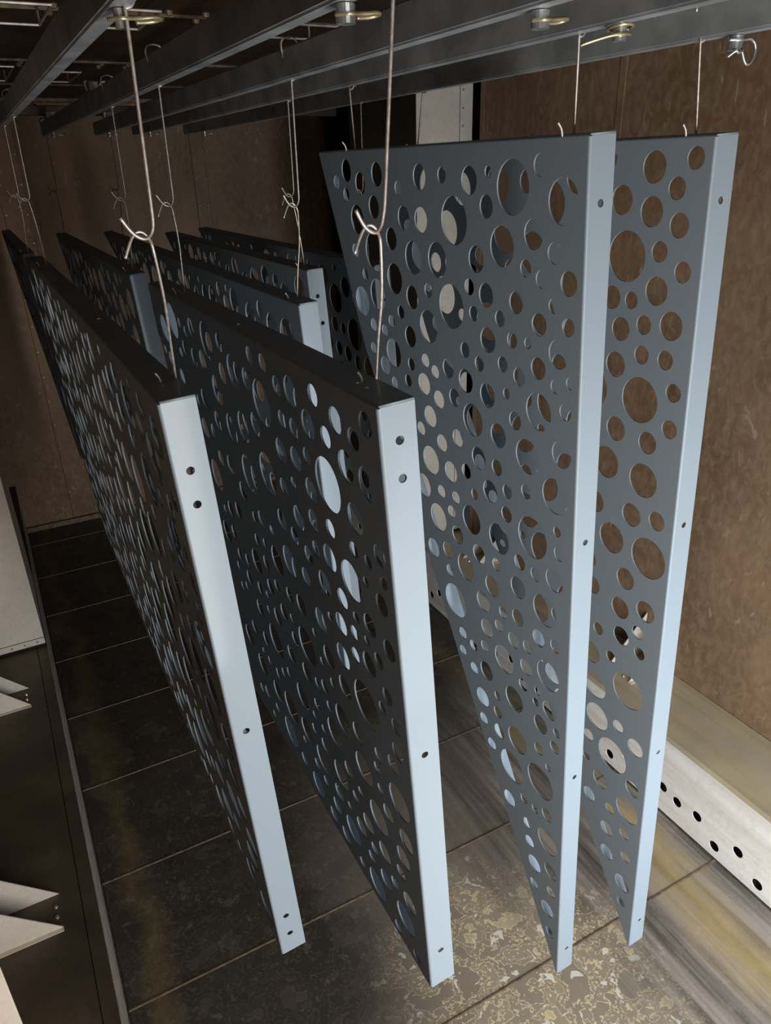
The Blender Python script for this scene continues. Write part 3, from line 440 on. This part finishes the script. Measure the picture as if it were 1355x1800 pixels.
'B4':'255,628,49.8 508,160,50.0 485,314,50.6 444,713,50.4 902,265,41.5 731,482,44.5 108,571,42.1 923,391,50.2 1074,110,49.4 1300,119,48.9 175,227,50.2 330,790,42.5 590,244,48.2 633,379,45.7 294,130,46.0 1024,263,44.8 421,411,48.3 507,622,48.1 904,68,43.7 808,231,46.4 301,380,42.9 1233,246,50.3 1066,398,41.9 72,773,47.2 1161,327,43.1 553,462,43.4 84,321,42.5 727,105,42.4 618,116,47.1 79,183,42.3 1410,167,50.6 206,742,33.2 78,1011,36.1 838,542,37.3 404,616,31.7 197,409,34.6 1491,80,37.6 722,294,37.1 395,154,32.5 156,962,33.2 251,532,33.2 215,891,37.8 366,490,36.7 378,67,36.5 927,159,34.2 154,654,37.9 1574,76,32.4 212,85,32.5 631,550,36.7 437,224,33.8 1186,81,33.9 50,454,32.5 829,337,33.5 76,921,34.8 61,69,31.7 1192,162,23.4 165,490,23.5 1118,258,22.5 923,488,22.4 1123,192,23.0 506,397,21.7 307,294,25.1 57,648,26.3 799,136,23.8 775,382,21.8 243,812,22.7 119,403,24.4 349,682,26.3 596,708,25.2 140,111,24.0 991,87,25.5 284,710,22.2 670,218,23.8 130,831,22.6 637,468,23.8 628,627,25.6 288,863,25.6 377,284,24.2 1323,208,23.4 693,607,22.4 861,473,24.3 461,486,21.7 461,83,22.3 323,216,25.3 467,794,22.1 767,579,26.3 239,300,25.6 440,541,25.5 805,50,23.4 992,460,23.8 667,45,23.5 1333,270,24.0 168,317,25.1 352,573,23.3 507,536,25.1 1415,62,26.2 1671,42,24.3 300,464,18.3 542,41,18.1 831,416,16.2 380,849,18.0 193,560,16.9 145,45,19.5 37,852,19.6 259,222,18.6 1251,46,16.5 533,761,17.8 39,522,12.8 1053,183,12.9 1740,35,13.0 739,177,12.6 1013,348,12.6 1386,245,13.0 1536,149,12.1 182,799,11.6 42,246,13.6 650,299,11.3 102,501,12.4 492,38,12.4 1319,37,12.7 851,156,12.9 32,588,13.7 1494,183,12.3 1079,30,11.3 415,810,12.3 837,92,11.3 806,460,12.7 281,33,11.5 655,688,13.1 131,885,11.3 595,34,11.5',
}
def parse(k): return [tuple(float(c)/1000 for c in s.split(',')) for s in HOLES[k].split()]
T = .003; RB = .004
def panel(key, O, lean, poly, fw, bolts, slots, label, group):
    e = empty('perforated_panel', O, label, 'panel', group, (0, -math.atan(lean), 0))
    # face sheet, local x = flange direction, y = depth, z = up ; inset from the bends at the top and front
    n = len(poly); out = []
    for (u, v) in poly: out.append((max(u, RB), max(v, RB)))
    link('face_sheet', plate(out, parse(key), T, lambda a, b, c: Vector((T/2+c, a, -b)), 20 if key[0] == 'B' else None), PAINT, e)
    L = poly[1][0]; H = poly[-1][1]
    def bend(p, q, ax):   # quarter round along front ('y') or top ('z') edge
        bm = bmesh.new(); N = 5; rings = []
        for k in range(N+1):
            a = math.pi/2*k/N; o_, i_ = RB, RB-T
            rings.append(((RB-o_*math.cos(a), RB-o_*math.sin(a)), (RB-i_*math.cos(a), RB-i_*math.sin(a))))
        def P(c, s):
            return Vector((c[0], c[1], -s)) if ax == 'y' else Vector((c[0], s, -c[1]))
        for (o0, i0), (o1, i1) in zip(rings, rings[1:]):
            for A, B in ((o0, o1), (i0, i1)):
                bm.faces.new([bm.verts.new(P(A, p)), bm.verts.new(P(B, p)), bm.verts.new(P(B, q)), bm.verts.new(P(A, q))])
        bmesh.ops.remove_doubles(bm, verts=bm.verts, dist=1e-6)
        return bm
    me = plate([(RB, .003), (fw, .003), (fw, H-.002-.0*fw), (RB, H-.002)], [(a, b, .006) for a, b in bolts], T, lambda a, b, c: Vector((a, T/2+c, -b)), 20)
    bm = bend(RB, H-.002, 'y'); bm.from_mesh(me)
    link('front_flange', to_me(bm), PAINT, e)
    me = plate([(RB, .0005), (fw, .0005), (fw, L-.001), (RB, L-.001)], slots, T, lambda a, b, c: Vector((a, b, -T/2-c)), 16)
    bm = bend(.0005, L-.001, 'z'); bm.from_mesh(me)
    link('top_flange', to_me(bm), PAINT, e)
    # remaining edges: folded return along each
    for i in range(1, n-1):
        p = Vector(poly[i]); q = Vector(poly[i+1]); d = (q-p).normalized(); nn = Vector((-d.y, d.x))
        c = sum((Vector(s) for s in poly), Vector((0, 0)))/n
        if nn.dot(c-p) < 0: nn = -nn
        bm = bmesh.new(); q2 = q-d*.006 if i == n-2 else q
        for x0, x1 in ((T, fw-.002),):
            pts = [p+d*.001, q2, q2+nn*T, p+nn*T+d*.001]
            A = [bm.verts.new((x0, s.x, -s.y)) for s in pts]; B = [bm.verts.new((x1, s.x, -s.y)) for s in pts]
            bm.faces.new(A); bm.faces.new(B)
            for k in range(4): bm.faces.new((A[k], A[(k+1) % 4], B[(k+1) % 4], B[k]))
        link('return_flange', to_me(bm), PAINT, e)
    return e
G1 = 'grey coated sheets hanging low at the left'; G2 = 'tall pale sheets at the right'; G3 = 'sheets hanging in the far row'
SL = lambda ys: [(.026, y, .0035) for y in ys]
S = .95
panel('P1', (.163, .938, -.267), .057, [(0, 0), (2.1, 0), (2.1, 1.11), (0, 1.15)], .0505,
      [(.024, .102), (.0235, .153), (.0237, .5695), (.0237, 1.045), (.0243, 1.098)], SL((.072, .10, 1.75, 1.78))+[(.03, .66, .005)],
      'nearest left grey perforated panel with five bolt holes in its pale front edge', G1)
panel('P2', (.370, .725, -.252), .066, [(0, 0), (1.24, 0), (1.24, 1.14), (0, 1.14)], .0505,
      [(.0266, .0486), (.0263, .0989), (.0261, .5613), (.0264, 1.0445)], SL((.073, .10, 1.0, 1.03))+[(.02, .57, .005)],
      'front centre grey perforated panel with dark face and pale front edge', G1)
panel('P3', (.795, .876, .0323), .065, [(0, 0), (.948, 0), (.793, .4465), (0, 1.959)], .0482,
      [(.0254, .0935), (.0270, .668), (.028, 1.262), (.029, 1.874)], SL((.06, .09, .78, .81)),
      'large triangular blue-grey perforated panel, narrowing to a point at the bottom, third in front', G2)
panel('P4', (1.022, .852, .0285), .068, [(0, 0), (1.0925, 0), (.893, .4465), (0, 1.9855)], .0482,
      [(.0255, .0949), (.026, .6775), (.0275, 1.276), (.0295, 1.8925)], SL((.06, .09, .85, .88)),
      'rightmost triangular blue-grey perforated panel, next to the brown wall', G2)
B = [('B0', (.151, 3.06, -.257), 1.42, .80, .0425, [], 'far left panel with a dull blue front edge, behind the nearest left panel'),
     ('B1', (.366, 2.20, -.257), 1.82, 1.80, .0445, [], 'far-row panel with plain grey front edge, between the two front left panels'),
     ('B2', (.570, 1.46, -.257), 2.47, 1.0, .0430, [], 'far-row panel whose bright pale front edge shows just above the front centre panel'),
     ('B3', (.797, 1.96, -.257), 1.69, 1.13, .0485, [(.024, .074), (.030, .15), (.026, .56)], 'far-row panel with two bolt holes in its front edge, beside the dark opening'),
     ('B4', (.990, 1.93, -.257), 1.86, 1.13, .050, [(.03, .10), (.03, .15)], 'farthest dark panel in front of the black opening, mostly behind the large triangular panel')]
for k, O, L, H, fw, bolts, lb in B:
    panel(k, O, .060, [(0, 0), (L, 0), (0, H)], fw, bolts, SL((.08, .11)), lb, G3)

# ------------------------------------------------------------ wire hooks
def upper_hook(x, y, zt, zb, r, label, mat=None, lean=0.0, group='upper wire hooks'):
    e = empty('wire_hook', (x, y, zb), label, 'hook', group)
    h = zt-zb; k = .9
    P = [(-lean*h, 0, h)]+[(-lean*h*(1-t), 0, h*(1-t)) for t in (.3, .6, .85)]+[(0, 0, .016), (-.003, 0, .006), (-.010, -.002, .0), (-.019, -.004, .002), (-.028, -.006, .010), (-.037, -.009, .024)]
    bm = bmesh.new(); tube(bm, smooth_path(P, 4), r, 8)
    o = link('wire', to_me(bm, smooth=True), mat or WIRE, e)
    bm = bmesh.new(); tube(bm, smooth_path([(-lean*h-.014, 0, h+.030), (-lean*h-.016, 0, h+RH+.004), (-lean*h, 0, h+RH+.012), (-lean*h+.016, 0, h+RH+.004), (-lean*h+.0155, 0, h+.02), (-lean*h+.008, 0, h-.003), (-lean*h, 0, h-.008)], 5), r, 8)
    link('rail_loop', to_me(bm, smooth=True), mat or WIRE, e)
    return e
def lower_wire(x, y, zt, xf, yf, zf, r, label, mat=None, group='lower hanging wires'):
    # hooks over the upper hook at (x-.012), runs to the foot at (xf,yf,zf) and turns up through a second hole
    e = empty('hanging_wire', (xf, yf, zf), label, 'wire', group)
    dx, dy, dz = x-xf, y-yf, zt-zf
    P = [(dx-.038, dy-.004, dz-.022), (dx-.030, dy-.002, dz-.006), (dx-.022, dy, dz+.004), (dx-.014, dy, dz+.005), (dx-.007, dy, dz-.003), (dx-.004, dy, dz-.018), (dx*.7, dy*.7, dz*.6), (dx*.3, dy*.3, dz*.3), (0, 0, 0), (0, 0, -.008), (-.006, 0, -.013), (-.017, -.002, -.012), (-.021, -.003, -.004), (-.023, -.003, .006), (-.028, -.003, .014)]
    bm = bmesh.new(); tube(bm, smooth_path(P, 4), r, 8)
    link('wire', to_me(bm, smooth=True), mat or WIRE, e)
    return e
r0 = .0021
# (rail x, y, eye z, foot x, foot y, foot z)
HK = [(.190, .925, -.070, .211, 1.032, -.2655, r0, 'wavy wire hook hanging from the leftmost rail to the nearest left panel', WIRE),
      (.399, .752, -.066, .4235, .829, -.251, r0, 'thick wire hook nearest the camera, above the front centre panel', WIRE),
      (.400, 1.705, -.068, .402, 1.725, -.251, .0019, 'pale wire hook on the second rail, far end of centre panel', WIRE),
      (.190, 2.66, -.072, .198, 2.69, -.2655, .0019, 'pale wire hook holding the far end of the nearest panel', WIRE),
      (.190, 3.145, -.072, .178, 3.14, -.258, .0019, 'pale wire hook at far left holding the panel behind', WIRE),
      (.400, 2.25, -.070, .392, 2.28, -.258, .0019, 'grey wire hook holding the far-row panel with the plain front edge', WIRE),
      (.622, 1.545, -.075, .600, 1.54, -.258, .0019, 'pale wire hook over the bright-edged far-row panel', WIRE),
      (.800, 2.02, -.072, .824, 2.04, -.258, .0018, 'thin bluish wire hook in front of the black opening', WIRE),
      (.400, 3.93, -.072, .392, 3.90, -.258, .002, 'dark shadow-like wire hook near the end of the second rail', WIRED),  # shadow-like hook line, modelled as a dark wire
      (.622, 3.63, -.072, .600, 3.60, -.258, .002, 'dark shadow-like wire hook near the end of the middle rail', WIRED),  # second shadow-like line, also modelled as a dark wire
      (1.020, 2.04, -.07, 1.016, 2.01, -.258, .0018, 'thin yellowish wire hook behind the large triangular panel', WIRE)]
for x, y, ze, xf, yf, zf, r, lb, mt in HK:
    upper_hook(x, y, ZR+.006, ze, r, lb, mt, lean=-.08 if y < .8 else -.022 if y < 1 else -.01)
    lower_wire(x, y, ze+.002, xf, yf, zf, r*.9, 'lower wire of the '+lb.replace('wire hook', 'hook'), mt)
for (x, y, xf, yf, zf, lb) in ((.802, .922, .8185, .936, .0325, 'short straight wire holding the front of the large triangular panel'),
                      (.815, 1.68, .8185, 1.67, .0325, 'short thin wire holding the far end of the large triangular panel'),
                      (1.022, .907, 1.047, .912, .0288, 'short straight wire holding the front of the rightmost panel'),
                      (1.040, 1.74, 1.047, 1.78, .0288, 'short thin wire against the beige casing, far end of the rightmost panel')):
    e = empty('hanging_wire', (xf, yf, zf), lb, 'wire', 'short wires of the tall panels'); h = ZR+.004-zf
    bm = bmesh.new(); tube(bm, smooth_path([(x-xf, y-yf, h), ((x-xf)*.5, (y-yf)*.5, h*.5), (0, 0, .0), (0, 0, -.010), (-.006, 0, -.014), (-.017, 0, -.012), (-.022, 0, -.002), (-.025, 0, .008), (-.032, 0, .016)], 5), .0019, 8)
    link('wire', to_me(bm, smooth=True), WIRE, e)
    bm = bmesh.new(); tube(bm, smooth_path([(x-xf-.0155, y-yf, h+.03), (x-xf-.0155, y-yf, h+RH+.004), (x-xf, y-yf, h+RH+.009), (x-xf+.0155, y-yf, h+RH+.004), (x-xf+.0155, y-yf, h+.016), (x-xf+.008, y-yf, h-.004), (x-xf, y-yf, h-.006)], 5), .0019, 8)
    link('rail_loop', to_me(bm, smooth=True), WIRE, e)
# crooked wire hanging by itself between the first two rails, near the far end
e = empty('crooked_wire', (.41, 3.9, .21), 'crooked dark wire resting on the far end of the second rail', 'wire')
bm = bmesh.new(); tube(bm, smooth_path([(-.055, 0, .12), (-.05, 0, .075), (-.02, 0, .055), (-.004, 0, .02), (0, 0, -.002)], 5), .003, 8)
link('wire', to_me(bm, smooth=True), WIRED, e)
e = empty('bar_clamp', (.40, 2.48, ZR+RH), 'small dark clamp with bent handles on top of the second rail', 'clamp')
link('clamp_box', box_me((-.012, -.012, 0), (.014, .014, .026), .003), RAIL, e)
for P in ([(-.016, 0, .002), (-.020, 0, .022), (-.012, 0, .026)], [(.016, 0, .008), (.024, 0, .022), (.036, 0, .026)]):
    bm = bmesh.new(); tube(bm, smooth_path(P, 4), .003, 8); link('handle', to_me(bm, smooth=True), STRIP, e)
